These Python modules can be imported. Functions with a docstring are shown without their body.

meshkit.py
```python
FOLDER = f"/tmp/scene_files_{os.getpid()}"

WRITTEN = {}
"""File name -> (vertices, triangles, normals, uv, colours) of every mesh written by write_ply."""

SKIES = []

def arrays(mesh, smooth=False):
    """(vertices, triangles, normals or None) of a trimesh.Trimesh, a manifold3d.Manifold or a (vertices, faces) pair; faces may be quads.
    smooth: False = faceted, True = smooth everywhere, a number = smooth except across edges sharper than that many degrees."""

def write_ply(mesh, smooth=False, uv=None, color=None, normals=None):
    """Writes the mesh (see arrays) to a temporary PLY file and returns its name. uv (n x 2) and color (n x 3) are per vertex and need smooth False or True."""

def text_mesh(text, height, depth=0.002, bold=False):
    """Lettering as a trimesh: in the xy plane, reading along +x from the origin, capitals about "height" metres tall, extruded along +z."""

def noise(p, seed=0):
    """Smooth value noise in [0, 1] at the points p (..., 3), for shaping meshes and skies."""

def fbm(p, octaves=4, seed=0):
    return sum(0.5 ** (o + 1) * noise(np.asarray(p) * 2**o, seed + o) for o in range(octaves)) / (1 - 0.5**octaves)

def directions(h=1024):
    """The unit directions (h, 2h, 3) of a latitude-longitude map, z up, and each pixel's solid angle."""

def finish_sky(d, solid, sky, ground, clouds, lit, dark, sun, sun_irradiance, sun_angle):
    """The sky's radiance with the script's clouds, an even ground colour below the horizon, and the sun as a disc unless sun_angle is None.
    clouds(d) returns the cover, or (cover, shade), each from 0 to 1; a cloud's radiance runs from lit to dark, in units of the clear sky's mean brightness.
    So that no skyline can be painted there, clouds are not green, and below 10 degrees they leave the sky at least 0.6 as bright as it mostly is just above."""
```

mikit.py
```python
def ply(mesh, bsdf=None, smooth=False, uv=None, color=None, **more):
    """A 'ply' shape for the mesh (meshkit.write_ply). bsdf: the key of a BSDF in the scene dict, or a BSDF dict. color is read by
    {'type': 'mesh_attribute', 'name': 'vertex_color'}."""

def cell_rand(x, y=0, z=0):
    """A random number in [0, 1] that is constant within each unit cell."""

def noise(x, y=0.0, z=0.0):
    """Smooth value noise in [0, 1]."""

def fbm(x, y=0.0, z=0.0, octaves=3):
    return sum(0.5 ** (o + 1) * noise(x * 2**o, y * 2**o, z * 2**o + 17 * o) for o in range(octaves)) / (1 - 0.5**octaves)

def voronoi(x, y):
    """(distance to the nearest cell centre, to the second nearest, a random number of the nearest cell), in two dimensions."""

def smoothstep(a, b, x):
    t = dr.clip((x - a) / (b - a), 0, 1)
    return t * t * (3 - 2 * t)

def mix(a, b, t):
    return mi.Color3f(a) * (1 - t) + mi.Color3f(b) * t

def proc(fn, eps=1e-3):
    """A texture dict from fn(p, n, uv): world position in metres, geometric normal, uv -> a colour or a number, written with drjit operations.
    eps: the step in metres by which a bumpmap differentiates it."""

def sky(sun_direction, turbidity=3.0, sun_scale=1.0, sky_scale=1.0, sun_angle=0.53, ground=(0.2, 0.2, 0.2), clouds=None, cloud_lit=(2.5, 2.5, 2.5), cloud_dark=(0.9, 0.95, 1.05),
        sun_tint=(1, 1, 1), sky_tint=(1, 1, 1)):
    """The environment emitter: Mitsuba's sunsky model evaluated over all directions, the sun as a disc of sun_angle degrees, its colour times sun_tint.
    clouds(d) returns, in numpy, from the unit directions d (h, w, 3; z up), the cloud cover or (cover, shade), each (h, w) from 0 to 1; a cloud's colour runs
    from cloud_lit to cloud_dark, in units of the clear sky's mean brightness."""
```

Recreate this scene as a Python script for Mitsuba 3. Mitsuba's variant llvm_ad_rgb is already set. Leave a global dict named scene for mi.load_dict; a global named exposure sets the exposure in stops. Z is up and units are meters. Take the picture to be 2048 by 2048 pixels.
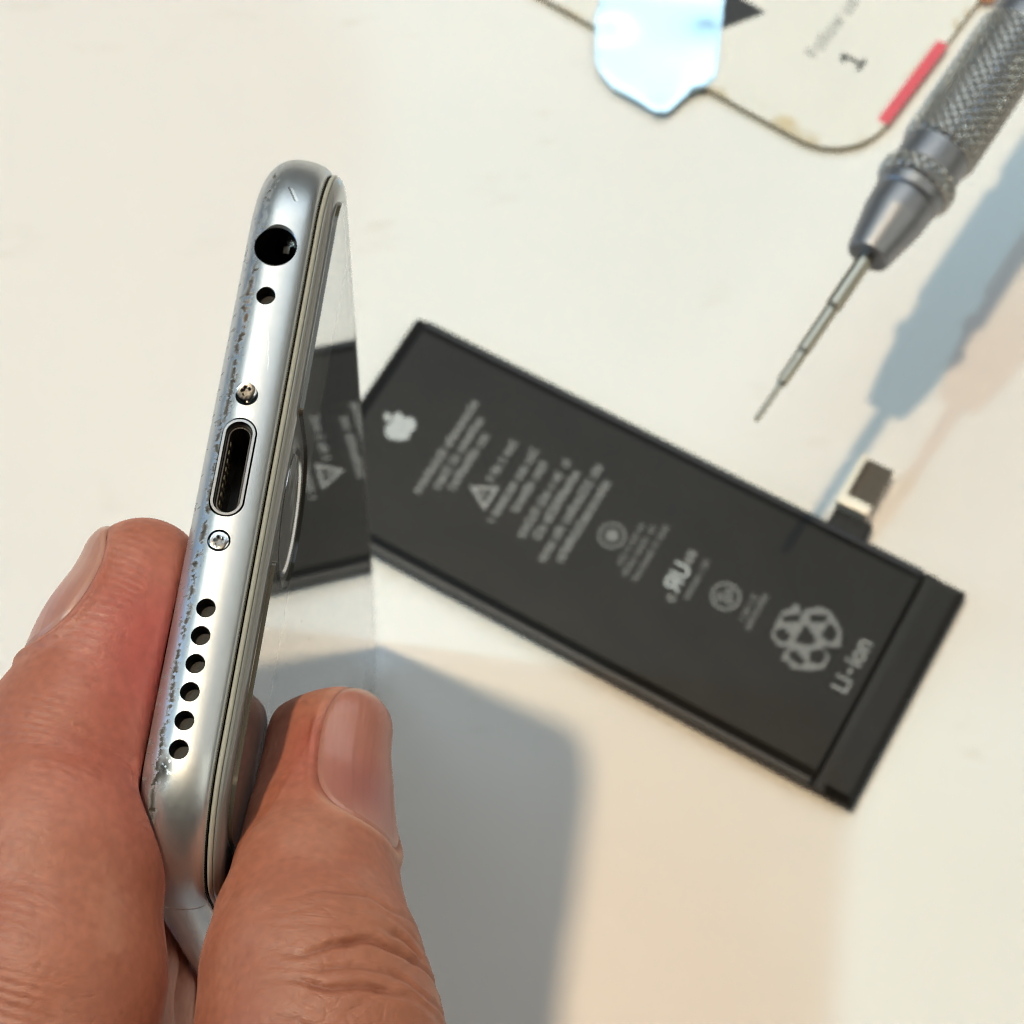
import math, random
import numpy as np
import trimesh, manifold3d, shapely
from shapely.geometry import Polygon, Point, LineString, box as sbox
from shapely import affinity
from scipy.spatial import Delaunay
import mitsuba as mi, drjit as dr
import mikit, meshkit
from mikit import noise, fbm, smoothstep, mix, proc

T = mi.ScalarTransform4f
rng = np.random.default_rng(7)
MM = 0.001
scene, labels = {}, {}

# ------------------------------------------------------------------ camera, lamps, exposure
CAM = np.array([-7.9886, -119.6259, 285.9029])
FWD = np.array([-0.0278, 0.4058, -0.9135]); UP = np.array([0.0124, 0.914, 0.4056])
scene["camera"] = {"type": "thinlens", "fov": 28.125, "fov_axis": "x", "aperture_radius": 0.00056, "focus_distance": 0.1590,
                   "near_clip": 0.01, "far_clip": 30.0,
                   "to_world": T().look_at(origin=(CAM * MM).tolist(), target=((CAM + FWD * 100) * MM).tolist(), up=UP.tolist())}
exposure = 0.05

LAMP_AIM = (-0.02, 0.01, 0.05)


def lamp(key, pos, radiance, size, label, cat, round_=True):
    """A lamp or an added fill panel, far out of the picture, its lit face turned to the table."""
    m = T().look_at(origin=pos, target=LAMP_AIM, up=(0.02, 1, 0.03)) @ T().scale([size[0], size[1], 1])
    scene[key + "__diffuser"] = {"type": "disk" if round_ else "rectangle", "to_world": m, "bsdf": {"type": "diffuse"},
                                 "emitter": {"type": "area", "radiance": {"type": "rgb", "value": radiance}}}
    a = np.array(size) * 1.06
    if round_:
        hm = trimesh.creation.annulus(size[0] * 1.02, size[0] * 1.3, 0.05)
    else:
        outer, inner = sbox(-a[0], -a[1], a[0], a[1]), sbox(-size[0] * 1.01, -size[1] * 1.01, size[0] * 1.01, size[1] * 1.01)
        hm = trimesh.creation.extrude_polygon(outer.difference(inner), 0.05)
    hm.apply_translation([0, 0, -0.03])
    hm.apply_transform(np.array(T().look_at(origin=pos, target=LAMP_AIM, up=(0.02, 1, 0.03)).matrix))
    scene[key + "__housing"] = mikit.ply(hm, "lamp_housing")
    labels[key] = {"label": label, "category": cat}


scene["lamp_housing"] = {"type": "twosided", "bsdf": {"type": "diffuse", "reflectance": {"type": "rgb", "value": [0.5, 0.5, 0.5]}}}
lamp("spot_lamp", (-0.29, 0.108, 1.75), [1530, 1200, 775], (0.034, 0.034), "small warm round ceiling spot lamp high above the table", "lamp")
lamp("round_lamp", (-0.65, 0.065, 1.55), [400, 760, 880], (0.026, 0.026), "small cool round ceiling lamp to the left above the table", "lamp")
lamp("added_far_fill", (0.15, 1.25, 1.75), [1.28, 1.58, 1.76], (1.15, 0.62), "wide cool fill panel added unseen beyond the far edge of the table", "lamp", False)  # unseen panel added for cool fill and the pale reflection in the foil
lamp("added_glint_strip", (0.05, 0.98, 1.72), [3.4, 3.3, 3.1], (0.75, 0.05), "long white strip light added unseen for glints on the foil", "lamp", False)  # unseen strip added to put white glints on the foil
lamp("added_blue_fill", (-2.1, 0.25, 0.95), [1.2, 2.2, 3.5], (0.55, 0.5), "large pale blue fill panel added unseen left of the table", "lamp", False)  # unseen bluish panel added as fill and for the metal edge
lamp("added_side_fill", (1.5, -0.35, 1.4), [1.15, 1.15, 1.0], (0.75, 0.65), "neutral fill panel added unseen right of the table", "lamp", False)  # unseen panel added to brighten the shadow beside the phone


# ------------------------------------------------------------------ helpers
def rgb(*c):
    return {"type": "rgb", "value": list(c)}


def bsdf(key, **kw):
    scene[key] = {"type": "twosided", "bsdf": kw}
    return key


def cat(*ms):
    return trimesh.util.concatenate(ms)


def split_smooth(mesh, angle=30):
    return trimesh.graph.smooth_shade(mesh, angle=np.radians(angle), facet_minarea=None)


def to_tm(m):
    mm = m.to_mesh()
    return trimesh.Trimesh(np.array(mm.vert_properties[:, :3]), np.array(mm.tri_verts), process=False)


def to_man(tm):
    tm = trimesh.Trimesh(tm.vertices, tm.faces, process=True)
    return manifold3d.Manifold(manifold3d.Mesh(np.ascontiguousarray(tm.vertices, np.float32), np.ascontiguousarray(tm.faces, np.uint32)))


class Frame:
    """A placed coordinate frame in millimetres."""

    def __init__(self, R, o):
        self.R, self.o = np.asarray(R, float), np.asarray(o, float)

    def __call__(self, v):
        return np.asarray(v, float) @ self.R.T + self.o

    def local(self, v):
        return (np.asarray(v, float) - self.o) @ self.R


WORLD = Frame(np.eye(3), [0, 0, 0])


def add(key, mesh, material, frame=WORLD, smooth=30, uv=None, color=None):
    """One shape entry, from a mesh in millimetres of its frame; uv: which local axes become the uv."""
    if isinstance(mesh, manifold3d.Manifold):
        mesh = to_tm(mesh)
    mesh = trimesh.Trimesh(mesh.vertices, mesh.faces, process=False)
    if uv is not None:
        if smooth not in (False, True):
            mesh = split_smooth(mesh, smooth)
        uvs = np.asarray(mesh.vertices)[:, list(uv)]
        v = frame(mesh.vertices) * MM
        scene[key] = mikit.ply(trimesh.Trimesh(v, mesh.faces, process=False), material, smooth=bool(smooth), uv=uvs)
    else:
        v = frame(mesh.vertices) * MM
        scene[key] = mikit.ply(trimesh.Trimesh(v, mesh.faces, process=False), material, smooth=smooth, color=color)
    return key


def numbered(key):
    k, i = key, 0
    while k in scene or k in labels:
        i += 1
        k = f"{key}_{i:03d}"
    return k


def rbox(x0, x1, y0, y1, z0, z1, r=0.3, n=8):
    """A box with rounded edges (the hull of eight spheres)."""
    r = min(r, (x1 - x0) / 2.01, (y1 - y0) / 2.01, (z1 - z0) / 2.01)
    s = manifold3d.Manifold.sphere(r, n * 4)
    return manifold3d.Manifold.batch_hull([s.translate([x, y, z]) for x in (x0 + r, x1 - r) for y in (y0 + r, y1 - r) for z in (z0 + r, z1 - r)])


def extrude(poly, z0, z1):
    ms = [trimesh.creation.extrude_polygon(g, z1 - z0, engine="earcut") for g in getattr(poly, "geoms", [poly]) if g.area > 1e-6]
    m = cat(*ms)
    m.apply_translation([0, 0, z0])
    return m


def lathe(profile, n=64):
    """Revolve (s along x, radius) about the x axis."""
    p = np.asarray(profile, float)
    a = np.arange(n) / n * 2 * np.pi
    v = np.stack([np.repeat(p[:, 0], n), np.outer(p[:, 1], np.cos(a)).ravel(), np.outer(p[:, 1], np.sin(a)).ravel()], 1)
    k = np.arange(len(p) - 1)[:, None] * n
    j = np.arange(n)[None]
    f = np.stack([k + j, k + (j + 1) % n, k + n + (j + 1) % n, k + n + j], -1).reshape(-1, 4)
    return trimesh.Trimesh(v, np.vstack([f[:, [0, 2, 1]], f[:, [0, 3, 2]]]), process=False)


# ------------------------------------------------------------------ table
def table_color(p, n, uv):
    x, y = p.x * 1000, p.y * 1000
    a = fbm(x * 0.02 + 3, y * 0.02 + 9, 1, 3)
    b = fbm(x * 0.05 + 30, y * 0.05 + 5, 2, 3)
    c = mix((0.80, 0.785, 0.755), (0.82, 0.795, 0.765), smoothstep(0.3, 0.7, a))
    c = mix(c, (0.775, 0.705, 0.655), smoothstep(0.38, 0.62, fbm(x * 0.013 + 7.30, y * 0.013 + 2.99, 1, 2)) * 0.85)  # pinkish cast of the lighting, painted into the tabletop colour
    smudge = smoothstep(0.63, 0.8, fbm(x * 0.09 + 11, y * 0.22 + 4, 5, 4)) * smoothstep(0.5, 0.7, b)
    return mix(c, (0.66, 0.60, 0.52), smudge * 0.35)


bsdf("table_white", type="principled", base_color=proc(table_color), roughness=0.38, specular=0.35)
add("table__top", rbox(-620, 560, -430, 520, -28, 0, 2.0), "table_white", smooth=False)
bsdf("table_frame", type="principled", base_color=rgb(0.35, 0.35, 0.36), roughness=0.5)
for i, (x, y) in enumerate([(-570, -380), (510, -380), (510, 470), (-570, 470)]):
    add(numbered("table__leg"), rbox(x - 20, x + 20, y - 20, y + 20, -720, -28.3, 3, 3), "table_frame", smooth=False)
labels["table"] = {"label": "plain white workbench top with faint smudges under everything", "category": "table"}

# ------------------------------------------------------------------ phone (t: through the glass, s: across the end, q: along the length)
PH = Frame([[0.9901, -0.1225, -0.0689], [-0.1208, -0.9923, 0.0277], [-0.0718, -0.0191, -0.9972]], [-34.4224, -49.8413, 138.3214])
HS, LQ, RC = 33.55, 138.3, 10.3


def outline(e, n=28):
    """The phone's outline inset by e, in (s, q), with outward normals."""
    pts = []
    r = RC
    for cs, cq, a0 in ((HS - r, r, -90), (HS - r, LQ - r, 0), (-HS + r, LQ - r, 90), (-HS + r, r, 180)):
        for a in np.radians(a0 + np.linspace(0, 90, n)):
            pts.append((cs + (r - e) * math.cos(a), cq + (r - e) * math.sin(a)))
    # long straight runs get extra points so that triangles stay regular
    out = []
    for i, p in enumerate(pts):
        q = pts[(i + 1) % len(pts)]
        d = math.dist(p, q)
        k = max(1, int(d / 3.0)) if d > 6 else 1
        for j in range(k):
            out.append((p[0] + (q[0] - p[0]) * j / k, p[1] + (q[1] - p[1]) * j / k))
    return np.array(out)


def shell(profile, caps=(True, True)):
    """Sweep the profile [(t, e)] round the outline; closed by flat caps."""
    base = outline(0.0)
    n = len(base)
    ctr = np.clip(base, [-HS + RC, RC], [HS - RC, LQ - RC])
    nrm = base - ctr
    nrm /= np.linalg.norm(nrm, axis=1, keepdims=True)
    v, f = [], []
    for t, e in profile:
        o = base - nrm * e
        v.append(np.column_stack([np.full(n, t), o]))
    m = len(profile)
    for i in range(m - 1):
        a, b = i * n + np.arange(n), i * n + (np.arange(n) + 1) % n
        f += [np.column_stack([a, b, b + n]), np.column_stack([a, b + n, a + n])]
    v = np.vstack(v)
    for end, row in ((0, 0), (1, m - 1)):
        if caps[end]:
            ring = row * n + np.arange(n)
            poly = Polygon(v[ring][:, 1:])
            tri = trimesh.creation.triangulate_polygon(poly, engine="earcut")[1]
            # earcut keeps the vertex order of a simple polygon
            pv = np.asarray(poly.exterior.coords)[:-1]
            d, idx = __import__("scipy.spatial", fromlist=["cKDTree"]).cKDTree(v[ring][:, 1:]).query(trimesh.creation.triangulate_polygon(poly, engine="earcut")[0])
            tri = ring[idx[tri]]
            f.append(tri if end else tri[:, ::-1])
    tm = trimesh.Trimesh(v, np.vstack(f), process=False)
    tm.fix_normals()
    return tm


T_BACK, T_APEX, T_RIM = -3.35, -0.45, 2.28
prof = [(T_BACK, 3.3)]
for a in np.linspace(4, 90, 26):
    a = math.radians(a)
    prof.append((T_APEX + (T_BACK - T_APEX) * math.cos(a), 3.3 - 3.3 * math.sin(a) ** 0.96))
for a in np.linspace(6, 90, 22):
    a = math.radians(a)
    prof.append((T_APEX + (T_RIM - T_APEX) * math.sin(a), 0.95 * (1 - math.cos(a)) ** 1.05))
prof += [(T_RIM + 0.03, 1.02), (T_RIM - 0.02, 1.10), (1.55, 1.12)]
body = to_man(shell(prof))


def cyl_q(s, t, r0, r1, q0, q1, n=40):
    """A cylinder or cone along q."""
    c = manifold3d.Manifold.cylinder(q1 - q0, r0, r1, n)        # along z
    M = np.array([[0, 0, 0], [0, 0, 0], [0, 0, 0]], float)
    return c.transform(np.array([[1, 0, 0, t], [0, 1, 0, s], [0, 0, 1, q0]], float))


def stadium(half, r, n=24):
    return LineString([(0, -half + r), (0, half - r)]).buffer(r, quad_segs=n)


def slot(half, r, q0, q1, t=0.0, s=0.0):
    m = extrude(stadium(half, r), q0, q1)
    m.apply_translation([t, s, 0])
    return to_man(m)


TC = -0.45
JACK, MIC, SCREW = -20.5, -15.66, 6.42
HOLES = [12.13 + 2.295 * i for i in range(6)]
cut = cyl_q(JACK, TC, 1.82, 1.82, -1, 15) + cyl_q(JACK, TC, 2.45, 1.82, -0.42, 0.21)
cut += cyl_q(MIC, TC, 0.80, 0.80, -1, 1.5) + cyl_q(MIC, TC, 1.05, 0.80, -0.2, 0.05)
for s in HOLES:
    cut += cyl_q(s, TC, 0.765, 0.765, -1, 1.5) + cyl_q(s, TC, 1.0, 0.765, -0.2, 0.04)
for s in (-SCREW, SCREW):
    cut += cyl_q(s, TC, 0.93, 0.93, -1, 3.2)
cut += slot(4.36, 1.44, -1, 7.2, TC)
body = body - cut
# antenna slots round both long sides, 7 mm from the end (shallow grooves that take the bands)
for s in (-1, 1):
    g = to_man(trimesh.creation.box(extents=[8, 3.0, 0.42], transform=trimesh.transformations.translation_matrix([0, s * (HS + 0.9), 11.0])))
    body = body - g


def metal_marks(s, t):
    """Wear on the end: (grime, crust, smut, speck), each 0 to 1; s and t in mm."""
    on = smoothstep(31.0, 28.0, dr.abs(s))
    g1 = fbm(s * 1.3 + 7, t * 1.8 + 3, 1, 4)
    g2 = fbm(s * 4.2 + 1, t * 4.0 + 8, 4, 4)
    wob = (fbm(s * 0.45, 2, 3, 3) - 0.5) * 0.8
    band = dr.exp(-dr.square((t + 1.92 + wob) / 0.36))
    lone = 0.5 + 0.5 * smoothstep(-24, -14, s)
    grime = smoothstep(0.36, 0.54, (g1 * 0.45 + g2 * 0.55) * (0.55 + 0.45 * band)) * band * lone * on
    crust = smoothstep(0.40, 0.55, g2) * dr.exp(-dr.square((s + 14.4) / 2.2) - dr.square((t + 1.80 - 0.04 * s - 0.55) / 0.24)) * on
    smut = smoothstep(0.42, 0.50, g1 * 0.35 + g2 * 0.65) * dr.exp(-dr.square((s - 25.2) / 1.3) - dr.square((t + 1.35) / 0.6))
    speck = smoothstep(0.68, 0.73, fbm(s * 2.6 + 40, t * 2.6 + 2, 9, 3)) * smoothstep(-1.1, -1.7, t) * on
    return grime, crust, smut, speck


def metal_color(p, n, uv):
    """Anodised aluminium with grime along the worn back edge of the end; uv = (s, t) in mm."""
    s, t = uv.x, uv.y
    grime, crust, smut, speck = metal_marks(s, t)
    base = mix((0.66, 0.67, 0.675), (0.61, 0.62, 0.625), fbm(s * 1.1, t * 2.2, 6, 3))
    scratch = smoothstep(0.05, 0.02, dr.abs(t - 0.55 - (s + 11) * 0.16 + 0.03 * dr.sin(s * 4))) * smoothstep(-12.6, -12.2, s) * smoothstep(-8.6, -9.2, s)
    u = t - 0.25 - (s + 25.8) * 0.55
    nick = smoothstep(0.16, 0.12, dr.abs(u)) * smoothstep(0.72, 0.62, dr.abs(s + 25.8))
    rim = smoothstep(0.12, 0.04, dr.abs(u + 0.2)) * smoothstep(0.80, 0.72, dr.abs(s + 25.8))
    c = mix(base, (0.05, 0.038, 0.026), dr.minimum(grime * 0.95 + speck * 0.7, 1))
    c = mix(c, (0.15, 0.09, 0.04), crust * 0.85)
    c = mix(c, (0.016, 0.013, 0.011), smut * 0.95)
    c = mix(c, (0.93, 0.92, 0.88), dr.minimum(scratch * 0.7 + nick, 1))
    return mix(c, (0.16, 0.15, 0.13), rim * 0.85)


def metal_rough(p, n, uv):
    s, t = uv.x, uv.y
    grime, crust, smut, speck = metal_marks(s, t)
    return 0.36 + 0.06 * fbm(s * 4, t * 4, 1, 3) + 0.38 * dr.minimum(grime + crust + smut, 1)


def metal_metal(p, n, uv):
    grime, crust, smut, speck = metal_marks(uv.x, uv.y)
    return 0.93 * (1 - 0.85 * dr.minimum(grime + crust + smut + speck, 1))


scene["phone_metal"] = {"type": "twosided", "bsdf": {"type": "principled", "base_color": proc(metal_color), "roughness": proc(metal_rough), "metallic": proc(metal_metal), "specular": 0.5}}
add("phone__body", body, "phone_metal", PH, smooth=28, uv=(1, 0))
bsdf("band_white", type="principled", base_color=rgb(0.62, 0.62, 0.6), roughness=0.45)
core = to_man(shell([(T_BACK - 0.0, 3.32)] + [(t, e + 0.03) for t, e in prof[1:]]))
for s in (-1, 1):
    g = to_man(trimesh.creation.box(extents=[8, 2.6, 0.36], transform=trimesh.transformations.translation_matrix([0, s * (HS + 0.7), 11.0])))
    add(numbered("phone__antenna_band"), core ^ g, "band_white", PH, smooth=28)

bsdf("black_rubber", type="principled", base_color=rgb(0.012, 0.011, 0.01), roughness=0.6)
bsdf("black_hole", type="principled", base_color=rgb(0.006, 0.005, 0.005), roughness=0.35)
bsdf("dark_mesh", type="principled", base_color=rgb(0.009, 0.007, 0.006), roughness=0.6)
bsdf("chrome", type="principled", base_color=rgb(0.46, 0.44, 0.42), metallic=1.0, roughness=0.2)
bsdf("steel", type="principled", base_color=rgb(0.66, 0.665, 0.675), metallic=1.0, roughness=0.16)
bsdf("cream_plastic", type="principled", base_color=rgb(0.42, 0.40, 0.33), roughness=0.42)
DUST = [(3.0, 27.2, 0.11), (1.7, 36.1, 0.10), (5.5, 31.9, 0.06)]
# black seal, pale plastic frame, front glass with rounded rim
add("phone__seal", shell([(1.56, 1.16), (T_RIM + 0.10, 1.16), (T_RIM + 0.10, 1.9)], (True, True)), "black_rubber", PH, smooth=30)
add("phone__front_frame", shell([(T_RIM + 0.12, 1.5), (T_RIM + 0.20, 1.30), (T_RIM + 0.28, 1.02), (T_RIM + 0.40, 0.92), (T_RIM + 0.52, 0.97), (T_RIM + 0.62, 1.10), (T_RIM + 0.64, 1.9)]), "cream_plastic", PH, smooth=40)
GT = 3.62          # flat glass level
gprof = [(T_RIM + 0.67, 1.9), (T_RIM + 0.67, 1.12)]
for a in np.linspace(8, 90, 16):
    a = math.radians(a)
    gprof.append((T_RIM + 0.67 + (GT - T_RIM - 0.67) * math.sin(a), 1.12 + 1.75 * (1 - math.cos(a)) ** 1.0))
glass = to_man(shell(gprof))
disp = (-29.2, 29.2, 16.4, 121.0)
cutd = to_man(trimesh.creation.box(bounds=[[GT - 0.25, disp[0], disp[2]], [GT + 1, disp[1], disp[3]]]))
HBQ = 8.5
glass = glass - cutd


def cyl_t(s, q, r, t0, t1, n=72, r1=None):
    c = manifold3d.Manifold.cylinder(t1 - t0, r, r if r1 is None else r1, n)
    return c.transform(np.array([[0, 0, 1, t0], [1, 0, 0, s], [0, 1, 0, q]], float))


glass = glass - cyl_t(0, HBQ, 5.55, GT - 0.35, GT + 1)
earpiece = to_man(extrude(LineString([(-4.6, 0), (4.6, 0)]).buffer(0.75), 0, 2).apply_transform(np.array([[0, 0, 1, GT - 0.4], [1, 0, 0, 0], [0, 1, 0, 129.5], [0, 0, 0, 1.0]])))
glass = glass - earpiece
scene["white_glass"] = {"type": "plastic", "diffuse_reflectance": rgb(0.22, 0.215, 0.20), "int_ior": 1.52}
scene["black_glass"] = {"type": "plastic", "diffuse_reflectance": rgb(0.006, 0.0065, 0.007), "int_ior": 1.52}
add("phone__front_glass", glass, "white_glass", PH, smooth=35)
dm = trimesh.creation.box(bounds=[[GT - 0.22, disp[0] + 0.01, disp[2] + 0.01], [GT, disp[1] - 0.01, disp[3] - 0.01]])
add("phone__display", dm, "black_glass", PH, smooth=False)
add("phone__earpiece", to_man(extrude(LineString([(-4.5, 0), (4.5, 0)]).buffer(0.68), 0, 0.15).apply_transform(np.array([[0, 0, 1, GT - 0.38], [1, 0, 0, 0], [0, 1, 0, 129.5], [0, 0, 0, 1.0]]))), "dark_mesh", PH, smooth=False)
# home button: metal ring and a slightly dished cap
ring = cyl_t(0, HBQ, 5.52, GT - 0.34, GT + 0.05) - cyl_t(0, HBQ, 5.05, GT - 1, GT + 1) - cyl_t(0, HBQ, 5.05, GT - 0.12, GT + 0.06, r1=5.42)
add("phone__home_button__ring", ring, "steel", PH, smooth=30)
rr = np.linspace(0, 5.03, 14)
cap = lathe([(GT - 0.10 - 0.10 * (1 - (x / 5.03) ** 2), max(x, 1e-3)) for x in rr], 72)
cap.vertices = cap.vertices[:, [0, 1, 2]] + [0, 0, HBQ]
add("phone__home_button__cap", cap, "white_glass", PH, smooth=True)
# screen protector: a thin sheet with its own cut edge, notched round the home button
PB, PT = GT + 0.05, GT + 0.40
sh = sbox(-28.7, 2.5, 28.7, 135.6).buffer(-4.2).buffer(4.2, quad_segs=20)
notch = Point(0, HBQ).buffer(6.5, quad_segs=24).union(sbox(-6.5, 0, 6.5, HBQ))
sh = sh.difference(notch).difference(LineString([(-6, 129.5), (6, 129.5)]).buffer(2.0)).buffer(-0.5).buffer(0.5)
pm = extrude(sh, 0, PT - PB).apply_transform(np.array([[0, 0, 1, PB], [1, 0, 0, 0], [0, 1, 0, 0], [0, 0, 0, 1.0]]))
pm.fix_normals()
fn = pm.face_normals
top = pm.submesh([np.where(fn[:, 0] > 0.9)[0]], append=True)
rim = pm.submesh([np.where(np.abs(fn[:, 0]) < 0.9)[0]], append=True)
scene["clear_sheet"] = {"type": "thindielectric", "int_ior": 1.38}
bsdf("sheet_edge", type="principled", base_color=rgb(0.055, 0.05, 0.038), roughness=0.12, specular=0.6)
add("phone__screen_protector", top, "clear_sheet", PH, smooth=False)
add("phone__screen_protector__cut_edge", rim, "sheet_edge", PH, smooth=30)
# dust on the sheet
for s_, q_, r_ in DUST:
    d = trimesh.creation.icosphere(subdivisions=1, radius=r_); d.apply_scale([0.5, 1, 1.6]); d.apply_translation([PT + 0.02, s_, q_])
    add(numbered("phone__dust_speck"), d, "black_rubber", PH, smooth=False)
# sockets and holes
jl = lathe([(0.30, 1.79), (14.6, 1.79), (14.6, 0.001)], 40)
jl.vertices = np.column_stack([jl.vertices[:, 1] + TC, jl.vertices[:, 2] + JACK, jl.vertices[:, 0]])
add("phone__headphone_socket", jl, "black_hole", PH, smooth=30)
sp = trimesh.creation.box(extents=[0.5, 0.9, 0.25]); sp.apply_translation([TC + 0.55, JACK - 1.35, 3.0])
add("phone__headphone_socket__contact", sp, "steel", PH, smooth=False)
for nm, s in [("microphone_hole", MIC)] + [("speaker_hole", s) for s in HOLES]:
    r = 0.79 if nm[0] == "m" else 0.755
    m = lathe([(0.10, r), (1.35, r), (1.35, 0.001)], 28)
    m.vertices = np.column_stack([m.vertices[:, 1] + TC, m.vertices[:, 2] + s, m.vertices[:, 0]])
    add(numbered("phone__" + nm), m, "dark_mesh", PH, smooth=30)
# charging port: bright shell ring, dark cavity
pr = slot(4.22, 1.30, 0.02, 6.8, TC) - slot(3.92, 1.02, -1, 8, TC) - to_man(cat(extrude(stadium(4.22, 1.30), -0.3, 0.02)).apply_translation([TC, 0, 0]))
bev = manifold3d.Manifold.batch_hull([to_man(extrude(stadium(4.10, 1.18), -0.2, -0.19).apply_translation([TC, 0, 0])), to_man(extrude(stadium(3.92, 1.00), 0.22, 0.23).apply_translation([TC, 0, 0]))])
add("phone__charging_port__ring", pr - bev, "chrome", PH, smooth=30)
cav = slot(3.84, 0.94, 0.75, 6.7, TC) - slot(3.72, 0.82, -1, 6.4, TC)
bsdf("port_cavity", type="principled", base_color=rgb(0.02, 0.015, 0.011), roughness=0.4)
add("phone__charging_port__cavity", cav, "port_cavity", PH, smooth=30)
bsdf("gold_pin", type="principled", base_color=rgb(0.75, 0.55, 0.28), metallic=1.0, roughness=0.3)
for i in range(8):
    b = trimesh.creation.box(extents=[0.10, 0.36, 1.2]); b.apply_translation([TC - 0.80, -2.6 + i * 0.74, 2.2])
    add(numbered("phone__charging_port__contact_pin"), b, "gold_pin", PH, smooth=False)


def screw(s, lift, tilt):
    hd = manifold3d.Manifold.cylinder(1.0, 0.80, 0.80, 40) + manifold3d.Manifold.cylinder(2.4, 0.5, 0.5, 24).translate([0, 0, 0.9])
    hd = hd ^ (manifold3d.Manifold.sphere(1.5, 64).translate([0, 0, 1.32]) + manifold3d.Manifold.cylinder(4, 0.9, 0.9, 24).translate([0, 0, 0.6]))
    lob = manifold3d.CrossSection.circle(0.2, 20)
    star = manifold3d.CrossSection.circle(0.27, 24)
    for k in range(5):
        a = 2 * math.pi * k / 5 + 0.3
        star = star + manifold3d.CrossSection.circle(0.16, 16).translate([0.30 * math.cos(a), 0.30 * math.sin(a)])
    hd = hd - manifold3d.Manifold.extrude(star, 0.6).translate([0, 0, -0.1])
    return hd.rotate([tilt[0], tilt[1], 20]).translate([TC, s, lift])


add("phone__screw", screw(-SCREW, -0.75, (14, -6)), "steel", PH, smooth=35)
add("phone__screw_001", screw(SCREW, 0.02, (0, 0)), "steel", PH, smooth=35)
labels["phone__screw"] = {"label": "small end screw sticking halfway out of its hole"}
labels["phone__screw_001"] = {"label": "small end screw driven in flush"}
labels["phone__charging_port"] = {"label": "oval charging port with bright metal rim"}
labels["phone"] = {"label": "silver phone held upright, its worn metal end with holes facing the viewer", "category": "phone"}

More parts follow.
